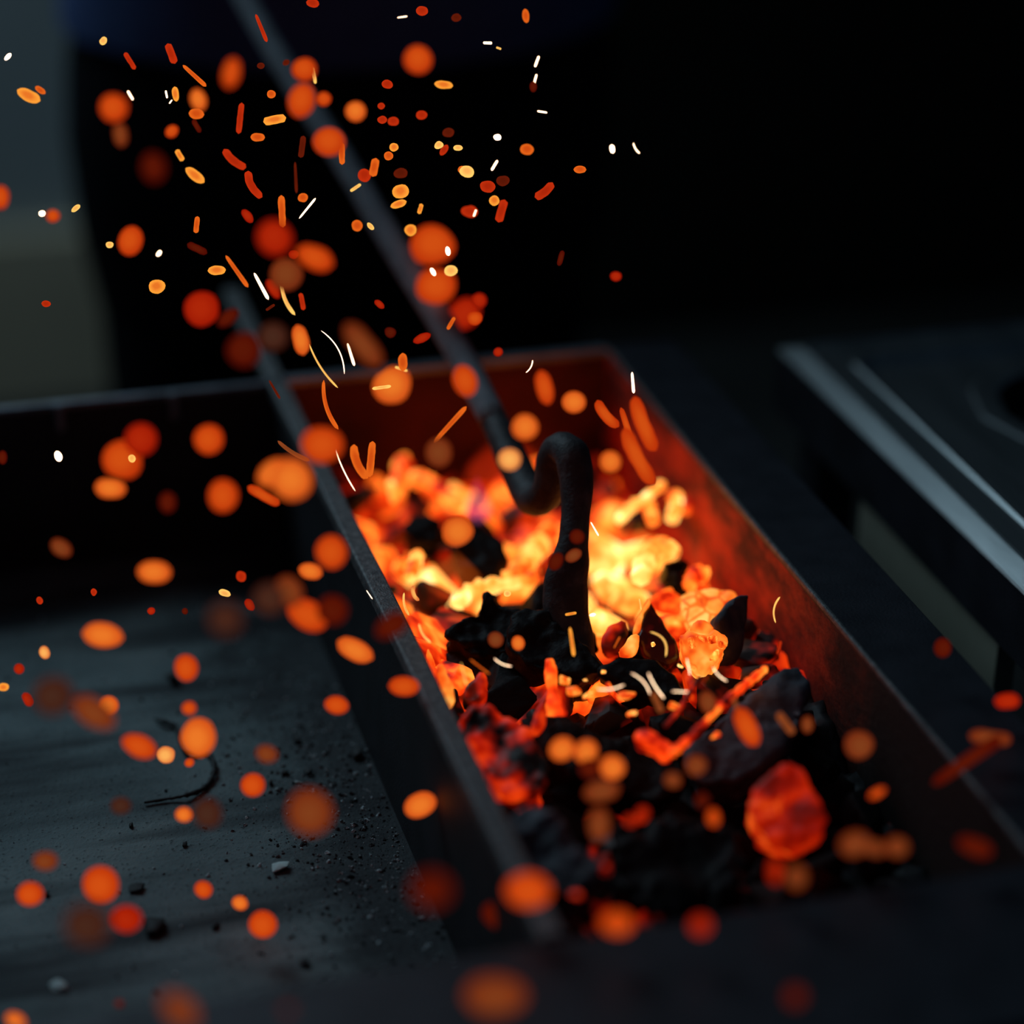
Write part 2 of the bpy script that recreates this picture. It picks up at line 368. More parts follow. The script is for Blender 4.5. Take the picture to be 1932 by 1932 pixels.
inner = loop_rect(TX0+.0385, TX1-.0385, TY0+.0385, TY1-.0385, -.007, .02, 12)
def circ(r, z, ref):
    return [Vector((HC.x+r*math.cos(math.atan2(p.y-HC.y, p.x-HC.x)), HC.y+r*math.sin(math.atan2(p.y-HC.y, p.x-HC.x)), z)) for p in ref]
ref = []
for a, b in zip(inner, inner[1:]+inner[:1]):
    for t in range(6): ref.append(a.lerp(b, t/6))
loft('deck', [ref, circ(.080, -.0074, ref), circ(.078, -.0066, ref), circ(HR+.002, -.0066, ref), circ(HR, -.008, ref)], M['stainless'], counter, OC)
loft('burner_well', [circ(HR, -.008, ref), circ(HR, -.035, ref), circ(.004, -.04, ref)], M['well'], counter, OC, True)
for x in (TX0+.03, TX1-.03):
    for y in (TY0+.03, TY1-.03):
        boxobj('leg', (x-.015, x+.015, y-.015, y+.015, -.80, -.042), M['dark_steel'], counter, .001, tuple(OC))
tag(boxobj('board', (.326, .338, .004, .188, -.80, -.047), M['pale_board'], None, .001), 'pale cream board standing upright under the steel counter', 'board')

# ================================================================== person behind the forge
def ring(cx, cy, z, rx, ry, n=20): return [Vector((cx+rx*math.cos(2*math.pi*k/n), cy+ry*math.sin(2*math.pi*k/n), z)) for k in range(n)]
PX, PY = .155, .86
person = tag(empty('person', (PX, PY, -.8)), 'person in navy top and black trousers standing behind the forge, holding the poker', 'person')
OP = Vector((PX, PY, -.8))
def skinned(name, verts, edges, radii, m, parent, org, root=0, sub=1):
    me = bpy.data.meshes.new(name); me.from_pydata([tuple(Vector(v)-org) for v in verts], edges, []); me.update()
    o = bpy.data.objects.new(name, me); COL.objects.link(o); o.parent = parent
    md = o.modifiers.new('skin', 'SKIN'); md.use_smooth_shade = True
    if not me.skin_vertices:
        bm = bmesh.new(); bm.from_mesh(me); bm.verts.layers.skin.verify(); bm.to_mesh(me); bm.free()
    for i, r in enumerate(radii):
        me.skin_vertices[0].data[i].radius = (r, r) if not isinstance(r, tuple) else r
        me.skin_vertices[0].data[i].use_root = (i == root)
    sb = o.modifiers.new('sub', 'SUBSURF'); sb.levels = sub; sb.render_levels = sub
    me.materials.append(m); return o
hr = HAND; hl = HAND + d0*.085
bv = [(PX, PY, .12), (PX, PY, .30), (PX, PY+.01, .48), (PX, PY, .60), (PX, PY-.01, .68), (PX, PY-.03, .77), (PX, PY-.04, .86),
      (PX-.18, PY, .58), (PX-.25, PY-.10, .38), (hr.x-.03, hr.y+.06, hr.z+.04),
      (PX+.18, PY, .58), (PX+.24, PY-.08, .36), (hl.x+.09, hl.y+.03, hl.z+.02),
      (PX-.10, PY, .04), (PX-.11, PY-.01, -.34), (PX-.12, PY+.02, -.74), (PX-.12, PY-.10, -.775),
      (PX+.10, PY, .04), (PX+.11, PY-.01, -.34), (PX+.12, PY+.02, -.74), (PX+.12, PY-.10, -.775)]
be = [(0, 1), (1, 2), (2, 3), (3, 4), (4, 5), (5, 6), (3, 7), (7, 8), (8, 9), (3, 10), (10, 11), (11, 12), (0, 13), (13, 14), (14, 15), (15, 16), (0, 17), (17, 18), (18, 19), (19, 20)]
br = [(.15, .11), (.14, .10), (.16, .11), (.12, .09), .055, .085, .075, .06, .045, .03, .06, .045, .03, .085, .06, .045, .03, .085, .06, .045, .03]
skinned('body', bv, be, br, M['skin'], person, OP, 0, 2)
for (base, hpos, nm) in ((Vector(bv[9]), hr, 'hand'), (Vector(bv[12]), hl, 'hand')):   # palms with fingers curled round the shaft
    out = (hpos-base).normalized(); side = d0
    hv = [tuple(base), tuple(base.lerp(hpos, .6))]; he = [(0, 1)]; hrad = [.026, (.03, .022)]
    for f in range(4):
        o_ = side*(-.024+.016*f); k0 = len(hv); L = (.9, 1.0, .95, .78)[f]
        up_ = out.cross(side).normalized()
        hv += [tuple(hpos+o_-out*.012+up_*.016), tuple(hpos+o_+out*.012*L+up_*.014), tuple(hpos+o_+out*.016*L-up_*.006), tuple(hpos+o_-up_*.015*L)]
        he += [(1, k0), (k0, k0+1), (k0+1, k0+2), (k0+2, k0+3)]; hrad += [.009, .0085, .008, .007]
    k0 = len(hv); hv += [tuple(base.lerp(hpos, .5)-side*.025), tuple(hpos-side*.038-up_*.008), tuple(hpos-side*.020-up_*.018+out*.004)]
    he += [(1, k0), (k0, k0+1), (k0+1, k0+2)]; hrad += [.012, .010, .008]
    skinned(nm, hv, he, hrad, M['skin'], person, OP, 0, 1)
bm = bmesh.new(); bmesh.ops.create_uvsphere(bm, u_segments=20, v_segments=12, radius=1)
for v in bm.verts: v.co = Vector((v.co.x*.088, v.co.y*.10, v.co.z*.10)) + Vector((PX, PY-.015, .885)) - OP
bmesh.ops.delete(bm, geom=[v for v in bm.verts if v.co.z < 1.66 and v.co.y < .02], context='VERTS'); obj('hair', bm, M['hair'], person)
def folds(bm, a):
    for v in bm.verts:
        q = v.co; v.co += Vector((q.x, q.y, 0)).normalized()*a*noise.noise(Vector((q.x*9, q.y*9, q.z*3)))
bm = bmesh.new()
def add_loft(bm, loops, org):
    rs = [[bm.verts.new(p-org) for p in L] for L in loops]
    for a, b in zip(rs, rs[1:]):
        for k in range(len(a)): bm.faces.new((a[k], a[(k+1) % len(a)], b[(k+1) % len(b)], b[k]))
add_loft(bm, [ring(PX, PY, z, rx, ry, 28) for z, rx, ry in ((.20, .19, .13), (.12, .212, .15), (.06, .222, .16), (0, .226, .165), (-.08, .222, .163), (-.14, .212, .155), (-.20, .20, .14))], OP)
for s in (-1, 1):
    add_loft(bm, [ring(PX+s*x, PY, z, r, r*1.1, 20) for z, x, r in ((-.12, .105, .105), (-.25, .108, .10), (-.42, .112, .088), (-.60, .118, .078), (-.775, .12, .075))], OP)
folds(bm, .006); obj('trousers', bm, M['black_cloth'], person)
bm = bmesh.new()
add_loft(bm, [ring(PX, PY, z, rx, ry, 28) for z, rx, ry in ((.090, .224, .172), (.10, .225, .174), (.20, .222, .170), (.30, .21, .155), (.42, .205, .15), (.54, .20, .135), (.62, .13, .09), (.655, .066, .062))], OP)
for s, wr, el in ((-1, bv[9], bv[8]), (1, bv[12], bv[11])):
    a = Vector((PX+s*.16, PY, .58)); b = Vector(el); c = b.lerp(Vector(wr), .7)
    tube(bm, [a-OP, a.lerp(b, .5)-OP, b-OP, b.lerp(c, .5)-OP, c-OP], [.078, .07, .062, .055, .05], 16)
folds(bm, .006); obj('shirt', bm, M['navy_cloth'], person)
for s in (-1, 1):
    bm = bmesh.new(); tube(bm, [Vector((PX+s*.12, PY+.07, -.765))-OP, Vector((PX+s*.12, PY-.02, -.755))-OP, Vector((PX+s*.12, PY-.12, -.768))-OP, Vector((PX+s*.12, PY-.17, -.772))-OP],
         [(.034, .034), (.045, .042), (.045, .031), (.03, .024)], 16); obj('shoe', bm, M['black_cloth'], person)

# ================================================================== ash bed debris
twig_px = [(292, 1357), (310, 1362), (332, 1372), (340, 1395), (352, 1418), (378, 1416), (398, 1428), (404, 1450), (398, 1472), (380, 1490), (352, 1500), (318, 1507), (272, 1514)]
Z0 = -.110
bm = bmesh.new()
pts = spline([tuple(on_z(x, y, Z0+.0018+.0012*((i*7) % 3 == 1))) for i, (x, y) in enumerate(twig_px)], 5)
tube(bm, pts, [.0011+.0006*math.sin(i*.9)**2 if 2 < i < len(pts)-10 else .0008 for i in range(len(pts))], 8)
displace(bm, .0004, 500, 2)
tag(obj('twig', bm, M['dark_chip']), 'thin black curled twig lying on the grey ash floor', 'twig')
def hull(bm, n, rx, ry, rz, rng, sub=1, amp=.06, bev=.06, boxy=.5):
    vs = []
    for i in range(n):
        u = Vector((rng.uniform(-1, 1), rng.uniform(-1, 1), rng.uniform(-1, 1)))
        mx = max(abs(u.x), abs(u.y), abs(u.z)); q = (u/u.length).lerp(u/mx, boxy)*rng.uniform(.82, 1.0)
        vs.append(bm.verts.new(q))
    r = bmesh.ops.convex_hull(bm, input=vs)
    bmesh.ops.delete(bm, geom=[v for v in bm.verts if not v.link_faces], context='VERTS')
    if bev: bmesh.ops.bevel(bm, geom=bm.edges[:], offset=bev, segments=1, affect='EDGES', clamp_overlap=True)
    bmesh.ops.triangulate(bm, faces=bm.faces)
    if sub: bmesh.ops.subdivide_edges(bm, edges=bm.edges[:], cuts=sub, use_grid_fill=True)
    displace(bm, amp, 2.3, rng.uniform(0, 50), amp*.5, 6.0)
    for v in bm.verts: v.co = Vector((v.co.x*rx, v.co.y*ry, v.co.z*rz))
deb = [(528, 1642, 46, 24, 12, 'chip', 'pale grey flat chip lying mid-floor in the ash bed', 'chip'),
       (112, 1862, 50, 22, 12, 'chip', 'pale grey flat chip at the near left of the ash floor', 'chip'),
       (262, 1681, 42, 22, 10, 'dark_chip', 'flat black charcoal chip left of the pale chip on the ash', 'chip'),
       (288, 1752, 52, 38, 22, 'dark_chip', 'blurred black charcoal lump on the near ash floor', 'lump'),
       (326, 1285, 22, 26, 20, 'dark_chip', 'small black crumb behind the curled twig on the ash floor', 'crumb'),
       (672, 1428, 36, 22, 14, 'dark_chip', 'black splinter at the foot of the partition, in the soot', 'splinter'),
       (706, 1402, 40, 38, 24, 'dark_chip', 'black charcoal lump in the soot at the foot of the partition', 'lump'),
       (538, 1461, 16, 12, 9, 'dark_chip', 'tiny black crumb beside the soot drift, left of two', 'crumb'),
       (581, 1460, 20, 12, 9, 'dark_chip', 'tiny black crumb beside the soot drift, right of two', 'crumb'),
       (561, 1400, 17, 16, 10, 'dark_chip', 'black crumb above the pair beside the soot drift', 'crumb'),
       (510, 1480, 10, 12, 9, 'dark_chip', 'tiny black crumb right of the curled twig', 'crumb'),
       (249, 1561, 12, 10, 8, 'dark_chip', 'tiny black crumb alone below the curled twig', 'crumb'),
       (349, 1596, 10, 10, 8, 'dark_chip', 'tiny black crumb alone mid-floor, below left of the twig', 'crumb'),
       (407, 1750, 18, 16, 10, 'dark_chip', 'small black crumb right of the black lump on near ash', 'crumb'),
       (575, 1820, 22, 18, 10, 'dark_chip', 'blurred black crumb on the ash near the front rim', 'crumb'),
       (90, 1690, 12, 12, 9, 'dark_chip', 'tiny black crumb at the left of the ash floor', 'crumb'),
       (563, 1478, 16, 6, 5, 'chip', 'tiny pale sliver among soot crumbs on the ash floor', 'sliver')]
rng = random.Random(11)
for px, py, a, b, c, mk, lab, cat in deb:
    p = on_z(px, py, Z0); d = pix(p)[2]/FPX
    bm = bmesh.new(); hull(bm, 14, a*d*.5, b*d*.8, c*d*.6, rng, 1, .08)
    mz = min(v.co.z for v in bm.verts); bmesh.ops.translate(bm, verts=bm.verts, vec=(0, 0, -mz))
    o = tag(obj({'sliver': 'ash_sliver'}.get(cat, 'charcoal_'+cat if mk != 'chip' else 'ash_'+cat), bm, M[mk]), lab, cat); o.location = p; o.rotation_euler.z = -.25
# grit nobody could count
bm = bmesh.new(); rng = random.Random(3)
for i in range(3800):
    x = -.008-abs(rng.gauss(0, .040)); y = rng.gauss(.02, .10)
    if rng.random() < .2: x = rng.uniform(-.30, -.01); y = rng.uniform(-.2, .3)
    if not (-.5 < x < -.008 and -.24 < y < .32): continue
    s = .00025+.0011*rng.random()**6; c = Vector((x, y, Z0+s*.5))
    mt = Matrix.Translation(c) @ Euler((rng.random()*.6, rng.random()*.6, rng.random()*6)).to_matrix().to_4x4(); st = 1+rng.random()
    lo5 = [bm.verts.new(mt @ Vector((s*st*math.cos(a*1.2566), s*math.sin(a*1.2566), -.6*s))) for a in range(5)]
    hi5 = [bm.verts.new(mt @ Vector((.4*s*st*math.cos(a*1.2566), .4*s*math.sin(a*1.2566), .6*s))) for a in range(5)]
    bm.faces.new(hi5); bm.faces.new(lo5[::-1])
    for a in range(5): bm.faces.new((lo5[a], lo5[(a+1) % 5], hi5[(a+1) % 5], hi5[a]))
tag(obj('ash_grit', bm, M['grit'], None, False), 'fine dark grit and crumbs strewn over the ash floor beside the partition', 'grit', kind='stuff')

# ================================================================== ember bed
def zs(x, y):
    return -.066 + .030*math.exp(-((y-.02)/.11)**2) + .008*math.exp(-((y+.16)/.06)**2)
def bed(name, y0, y1, m, label):
    bm = bmesh.new(); nx, ny = 50, max(8, int((y1-y0)/.0045)); V = []
    for j in range(ny+1):
        row = []
        for i in range(nx+1):
            x = .0005+(.2100)*i/nx; y = y0+(y1-y0)*j/ny
            row.append(bm.verts.new((x, y, zs(x, y)-.016+.010*noise.noise(Vector((x*55, y*55, 1)))+.005*noise.noise(Vector((x*150, y*150, 4))))))
        V.append(row)
    for j in range(ny):
        for i in range(nx): bm.faces.new((V[j][i], V[j][i+1], V[j+1][i+1], V[j+1][i]))
    lo_ = []
    rim = [V[0][i] for i in range(nx+1)]+[V[j][nx] for j in range(1, ny+1)]+[V[ny][i] for i in range(nx-1, -1, -1)]+[V[j][0] for j in range(ny-1, 0, -1)]
    low = [bm.verts.new((v.co.x, v.co.y, -.1175)) for v in rim]
    for k in range(len(rim)): bm.faces.new((rim[k], rim[(k+1) % len(rim)], low[(k+1) % len(rim)], low[k]))
    bm.faces.new(low)
    return tag(obj(name, bm, m), label, 'ember bed', kind='stuff')
bed('ember_bed', -.005, .334, M['bed_hot'], 'deep bed of glowing crumbled embers under the coals behind the hook')
bed('cinder_bed', -.249, -.005, M['bed_cold'], 'bed of mostly dead black cinders under the coals at the trough front')

# ------------------------------------------------------------------ loose coals
PROTO = []; CS = .0145
rng = random.Random(21)
for i in range(12):
    bm = bmesh.new(); hull(bm, 16, 1, .8+.3*rng.random(), .62+.3*rng.random(), rng, 2, .07, .05, .55)
    bmesh.ops.scale(bm, verts=bm.verts, vec=(CS, CS, CS)); me = bpy.data.meshes.new('coal_mesh'); bmesh.ops.recalc_face_normals(bm, faces=bm.faces); bm.to_mesh(me); bm.free()
    for p in me.polygons: p.use_smooth = True
    me.materials.append(M['char']); PROTO.append(me)
CTRL = [  # px, py, heat
    (700, 900, 2), (760, 870, 4), (760, 900, 3), (830, 930, 4), (880, 880, 3), (720, 960, 3), (880, 960, 3), (830, 1000, 0), (900, 1040, 0), (770, 1000, 2), (940, 970, 3), (860, 1050, 1),
    (980, 900, 3), (1000, 1010, 3), (1020, 1060, 4), (960, 1100, 4), (870, 1120, 5), (790, 1080, 4), (740, 1050, 4), (780, 1150, 3), (920, 860, 1), (820, 850, 1), (700, 850, 0), (1000, 840, 0),
    (1100, 900, 1), (1150, 870, 0), (1150, 940, 3), (1200, 900, 2), (1180, 960, 4), (1240, 930, 4), (1280, 960, 3), (1130, 1000, 4), (1180, 1010, 2), (1230, 1000, 1), (1200, 1060, 5), (1250, 1030, 5),
    (1280, 1070, 0), (1160, 1090, 5), (1220, 1110, 5), (1310, 1100, 3), (1150, 1150, 5), (1250, 1140, 4), (1320, 1050, 1), (1360, 1100, 2), (900, 1180, 0), (960, 1160, 0), (1020, 1200, 0), (850, 1200, 2),
    (820, 1250, 3), (840, 1300, 3), (900, 1280, 2), (960, 1290, 0), (1040, 1280, 2), (1080, 1310, 3), (1150, 1310, 3), (1200, 1330, 2), (1230, 1290, 0), (1300, 1300, 2), (1380, 1280, 1), (1450, 1230, 1), (1100, 1340, 1),
    (1000, 1350, 1), (900, 1360, 2), (960, 1430, 2), (1100, 1420, 0), (1250, 1420, 0), (1350, 1400, 0), (1480, 1350, 0), (1550, 1350, 0), (1000, 1500, 1), (1100, 1500, 0), (1130, 1560, 1), (1200, 1540, 1), (1300, 1520, 0),
    (1400, 1600, 0), (1500, 1650, 0), (1600, 1500, 0), (1650, 1600, 0), (1200, 1650, 0), (1300, 1650, 0), (1060, 1690, 1), (1150, 1640, 1), (1180, 1740, 1), (1000, 1600, 0), (1300, 1740, 0)]
def heat(px, py):
    return min(CTRL, key=lambda c: (c[0]-px)**2+(c[1]-py)**2)[2]
COALS = []
def colname(px): return px
HC_W = {0: 'black', 1: 'black red-flecked', 2: 'dull red', 3: 'orange', 4: 'bright orange-yellow', 5: 'yellow-white'}
def set_mat(o, m):
    o.material_slots[0].link = 'OBJECT'; o.material_slots[0].material = m
rng = random.Random(5)
y = .318; row = 0
used = False
while y > -.238:
    nrow = 6 + (row % 2)
    for i in range(nrow):
        x = .016+(.211-.032)*(i+.5*(row % 2 == 0)*.6)/(nrow-.6)+rng.uniform(-.005, .005)
        x = min(max(x, .018), .193)
        yy = y+rng.uniform(-.006, .006)
        s = rng.uniform(.0115, .0185)
        z = zs(x, yy)-.006+rng.uniform(-.006, .006)
        if yy > .25: z -= .004
        p = Vector((x, yy, z)); px, py, d = pix(p)
        h = heat(px, py)
        if 1 < h < 5: h += rng.choice((-2, -1, 0, 0, 0, 0))
        h = max(h, 0)
        o = bpy.data.objects.new('coal', rng.choice(PROTO)); COL.objects.link(o)
        o.location = p; o.scale = (s/CS*rng.uniform(.85, 1.25), s/CS*rng.uniform(.85, 1.2), s/CS*rng.uniform(.75, 1.0)); o.rotation_euler = (rng.uniform(-.6, .6), rng.uniform(-.6, .6), rng.uniform(0, 6.28))
        set_mat(o, M['char'] if h == 0 else M['heat%d' % h])
        COALS.append((o, px, py, h, s*2000))
    y -= .0245; row += 1

# ------------------------------------------------------------------ coals that can be told apart, at the middle and front
def slab(name, outline, z, thick, m, label, cat, nrm=(.6, .8), amp=.0012, sc=110, cuts=3, yaw=0.0, bev=.0016, dd=0.0):
    """a solid lump with its own outline, thickness and distance"""
    cx = sum(p[0] for p in outline)/len(outline); cy = sum(p[1] for p in outline)/len(outline)
    c = on_z(cx, cy, z); c = CAM+(c-CAM)*(1+dd)
    n = (CB*nrm[0]+Vector((0, 0, 1))*nrm[1]+CR*yaw).normalized()
    front = []
    for px, py in outline:
        r = ray(px, py); front.append(CAM+r*((c-CAM).dot(n)/r.dot(n)))
    bm = bmesh.new(); k = len(front)
    cen = c
    a = [bm.verts.new(p-c) for p in front]
    b = [bm.verts.new((cen+(p-cen)*.86)-n*thick-c) for p in front]
    fa = bm.faces.new(a); bm.faces.new(b[::-1])
    for i in range(k): bm.faces.new((a[i], b[i], b[(i+1) % k], a[(i+1) % k]))
    bmesh.ops.recalc_face_normals(bm, faces=bm.faces)
    bmesh.ops.bevel(bm, geom=bm.edges[:], offset=bev, segments=1, affect='EDGES', clamp_overlap=True)
    # puff the front so that it is not flat
    bmesh.ops.triangulate(bm, faces=bm.faces)
    for _ in range(2): bmesh.ops.subdivide_edges(bm, edges=[e for e in bm.edges if e.calc_length() > .003], cuts=1)
    bmesh.ops.triangulate(bm, faces=bm.faces)
    for _ in range(cuts-1): bmesh.ops.subdivide_edges(bm, edges=[e for e in bm.edges if e.calc_length() > .0026], cuts=1); bmesh.ops.triangulate(bm, faces=bm.faces)
    displace(bm, amp*1.8, sc*.5, cx*.01, amp, sc*1.7)
    o = obj(name, bm, m); o.location = c
    return tag(o, label, cat)
SH = slab
SH('coal', [(1282, 1122), (1340, 1104), (1372, 1108), (1392, 1118), (1372, 1142), (1352, 1168), (1348, 1190), (1296, 1186), (1286, 1150)], -.026, .026, M['crackle'], 'yellow-hot coal with crackled blocky top, behind the dark leaning slab', 'coal', (.5, .8))
SH('coal', [(1352, 1172), (1376, 1138), (1396, 1118), (1420, 1118), (1414, 1178), (1400, 1236), (1372, 1262), (1348, 1262), (1356, 1216)], -.028, .010, M['grey_char'], 'dark upright charcoal slab leaning against the crackled yellow coal', 'coal', (.95, .2), yaw=.5, dd=-.01)
SH('coal', [(1276, 1196), (1302, 1186), (1322, 1200), (1346, 1182), (1366, 1190), (1378, 1214), (1364, 1238), (1338, 1264), (1322, 1266), (1292, 1240)], -.028, .020, M['petal'], 'orange coal splitting into petal-like flakes below the crackled yellow coal', 'coal', (.8, .5), dd=-.018, amp=.002)
SH('coal', [(1298, 1186), (1310, 1168), (1336, 1170), (1350, 1186), (1322, 1200)], -.024, .012, M['petal'], 'small pointed yellow coal between the crackled coal and the petal flakes', 'coal', (.7, .6), dd=-.012)
SH('coal', [(1204, 1206), (1214, 1150), (1224, 1124), (1240, 1146), (1258, 1180), (1280, 1206), (1284, 1240), (1262, 1262), (1216, 1246)], -.028, .024, M['wet_char'], 'dark shiny pyramid-shaped coal with a glowing tip, right of the hook', 'coal', (.8, .5), dd=-.004)
SH('coal', [(1196, 1202), (1208, 1150), (1222, 1120), (1234, 1130), (1216, 1160), (1210, 1204)], -.026, .006, M['petal'], 'thin glowing orange splinter up the left side of the dark pyramid coal', 'splinter', (.9, .3), dd=-.012)
SH('coal', [(1150, 1176), (1178, 1168), (1184, 1196), (1176, 1226), (1140, 1230), (1138, 1204)], -.032, .014, M['heat2'], 'small square dark red coal just right of the hook tip', 'coal', (.8, .5), dd=-.006)
SH('coal', [(1180, 1206), (1206, 1192), (1202, 1222), (1188, 1234), (1164, 1228)], -.030, .008, M['petal'], 'orange chip beside the small square coal', 'chip', (.8, .5), dd=-.012)
SH('coal', [(836, 1204), (868, 1160), (898, 1152), (914, 1112), (930, 1116), (946, 1138), (984, 1146), (1010, 1180), (986, 1232), (900, 1236)], -.022, .034, M['char'], 'big jagged black coal left of the hook, between partition and hook', 'coal', (.7, .7), amp=.003)
SH('coal', [(960, 1150), (1010, 1146), (1052, 1172), (1110, 1218), (1140, 1260), (1080, 1276), (1000, 1258), (952, 1216)], -.024, .030, M['char'], 'black coal right under the hook tip', 'coal', (.6, .8), amp=.0025, dd=-.01)
SH('coal', [(1128, 1266), (1170, 1236), (1236, 1240), (1276, 1276), (1296, 1304), (1240, 1318), (1186, 1296)], -.030, .022, M['char'], 'curved black coal lying in front of the dark pyramid coal', 'coal', (.6, .8), dd=-.008)
SH('coal', [(1288, 1424), (1336, 1372), (1404, 1316), (1476, 1256), (1512, 1252), (1532, 1284), (1508, 1376), (1452, 1440), (1388, 1476), (1320, 1480)], -.030, .030, M['grey_char'], 'large flat grey-black charcoal slab at the right wall, in front of the twig', 'coal', (.5, .8), amp=.0016, dd=-.012)
red = SH('coal', [(1408, 1496), (1446, 1454), (1484, 1430), (1520, 1450), (1542, 1486), (1552, 1520), (1566, 1552), (1548, 1580), (1496, 1594), (1452, 1586), (1424, 1548)], -.026, .030, M['redcoal'], 'evenly red glowing coal alone at the right front of the trough', 'coal', (.7, .6), amp=.002, bev=.003, dd=-.02)
SH('coal', [(976, 1352), (1060, 1350), (1160, 1392), (1286, 1424), (1300, 1470), (1240, 1516), (1120, 1480), (1010, 1420)], -.034, .026, M['char'], 'long black coal across the trough front, under the orange stub', 'coal', (.5, .9), amp=.002)
SH('coal', [(866, 1352), (900, 1330), (940, 1332), (996, 1376), (1032, 1436), (1030, 1486), (960, 1508), (916, 1476), (880, 1410)], -.026, .030, M['dullred'], 'large dull red coal pressed against the partition, front half', 'coal', (.6, .8), amp=.003, dd=-.01)
SH('coal', [(952, 1540), (1000, 1506), (1040, 1526), (1084, 1570), (1142, 1628), (1132, 1656), (1080, 1688), (1024, 1680), (980, 1612)], -.022, .030, M['grey_char'], 'ash-grey coal with black underside against the partition at front', 'coal', (.5, .9), amp=.003, dd=-.01)
SH('coal', [(1160, 1560), (1290, 1530), (1390, 1570), (1420, 1650), (1330, 1730), (1220, 1720), (1150, 1650)], -.036, .03, M['char'], 'broad black coal in the middle at the trough front', 'coal', (.5, .9), amp=.003)
SH('coal', [(1196, 1380), (1216, 1374), (1262, 1392), (1276, 1412), (1262, 1422), (1222, 1408), (1198, 1396)], -.026, .012, M['heat3'], 'orange glowing stub lying on the long black coal', 'coal', (.6, .8), dd=-.03)
SH('coal', [(1028, 1250), (1036, 1238), (1046, 1250), (1054, 1300), (1070, 1350), (1052, 1376), (1028, 1352), (1030, 1300)], -.026, .009, M['heat3'], 'upright orange tongue-shaped coal below the hook tip', 'coal', (.9, .4), dd=-.016)
SH('coal', [(1010, 1340), (1024, 1316), (1034, 1330), (1026, 1372), (1008, 1390), (1000, 1370)], -.028, .008, M['heat2'], 'short red sliver left of the upright orange tongue', 'coal', (.9, .4), dd=-.018)
SH('coal', [(818, 1262), (828, 1246), (842, 1252), (852, 1290), (854, 1326), (842, 1338), (826, 1304)], -.024, .010, M['petal'], 'orange leaf-shaped coal touching the partition, right of its twin', 'coal', (.9, .4), dd=-.014)
SH('coal', [(798, 1238), (806, 1216), (818, 1228), (830, 1290), (834, 1324), (820, 1300)], -.024, .010, M['heat3'], 'orange leaf-shaped coal touching the partition, left of its twin', 'coal', (.9, .4), dd=-.006)
SH('coal', [(880, 1290), (910, 1262), (922, 1280), (916, 1316), (888, 1330), (866, 1318)], -.028, .014, M['heat2'], 'ragged red coal right of the orange leaf-shaped pair', 'coal', (.7, .6), dd=-.008)
SH('coal', [(1252, 1062), (1268, 1052), (1296, 1044), (1304, 1072), (1284, 1086), (1290, 1116), (1262, 1106), (1250, 1084)], -.030, .018, M['char'], 'black coal added for the dark hollow under the arched branch', 'coal', (.8, .5), dd=-.002, amp=.003)  # black lump stands in for the dark of the hollow
SH('coal', [(846, 1016), (896, 984), (950, 1006), (966, 1054), (930, 1088), (862, 1072)], -.040, .026, M['char'], 'black coal added for the dark hollow left of the hook shank', 'coal', (.6, .8), dd=-.004, amp=.002)  # black lump added where the gap between coals is dark
SH('coal', [(760, 992), (792, 964), (822, 980), (826, 1014), (786, 1026)], -.044, .022, M['char'], 'black coal behind the short yellow stick, near the partition', 'coal', (.6, .8), dd=-.004, amp=.002)
CH = [(1066, 1282, 26, 34, 'petal', 'pale orange flake right of the upright orange tongue'), (1084, 1302, 34, 26, 'petal', 'orange flake in front of the pale orange flake'),
      (1110, 1312, 26, 14, 'heat4', 'small bright chip left of the black curved coal'), (1182, 1312, 42, 16, 'petal', 'flat bright flake in front of the black curved coal'),
      (1150, 1300, 14, 40, 'heat3', 'thin upright orange sliver in front of the hook tip'), (1272, 1332, 28, 18, 'petal', 'pale orange flake right of the flat bright flake'),
      (1192, 1346, 24, 8, 'heat4', 'tiny bright flake below the flat bright flake'), (1306, 1262, 16, 10, 'heat5', 'tiny bright chip below the petal-flaked coal, left'),
      (1284, 1256, 14, 9, 'heat5', 'tiny bright chip in front of the dark pyramid coal'), (1104, 1284, 10, 8, 'heat5', 'tiny white chip under the hook tip'),
      (1350, 1388, 24, 14, 'heat3', 'small orange chip in front of the glowing twig'), (1140, 1268, 14, 10, 'heat5', 'tiny bright chip right of the hook tip'),
      (1232, 1216, 10, 12, 'heat5', 'tiny bright bead on the dark pyramid coal'), (1344, 1206, 22, 26, 'petal', 'rounded pale lobe at the top of the petal-flaked coal'), (1362, 1216, 22, 24, 'petal', 'rounded lobe at the right of the petal-flaked coal'),
      (1306, 1212, 16, 34, 'petal', 'long lobe at the left of the petal-flaked coal'), (1348, 1238, 20, 34, 'heat4', 'bright lobe at the middle of the petal-flaked coal'), (1322, 1206, 24, 16, 'petal', 'small lobe between the lobes of the petal-flaked coal'),
      (1145, 1640, 22, 30, 'heat2', 'small red ember beside the ash-grey coal'),
      (1086, 1690, 30, 20, 'heat2', 'small red ember in front of the ash-grey coal'), (1205, 1545, 30, 26, 'heat2', 'small red ember right of the ash-grey coal')]
rng = random.Random(9)
for px, py, a, b, mk, lab in CH:
    p = on_z(px, py, -.022); p = CAM+(p-CAM)*.985; d = pix(p)[2]/FPX
    o = bpy.data.objects.new('ember_chip', rng.choice(PROTO)); COL.objects.link(o); o.location = p
    o.scale = (a*d*.5/CS, a*d*.35/CS, b*d*.5/CS); o.rotation_euler = (0, rng.uniform(-.4, .4), -.3); set_mat(o, M[mk]); tag(o, lab, 'ember chip', 'bright chips around the hook tip')
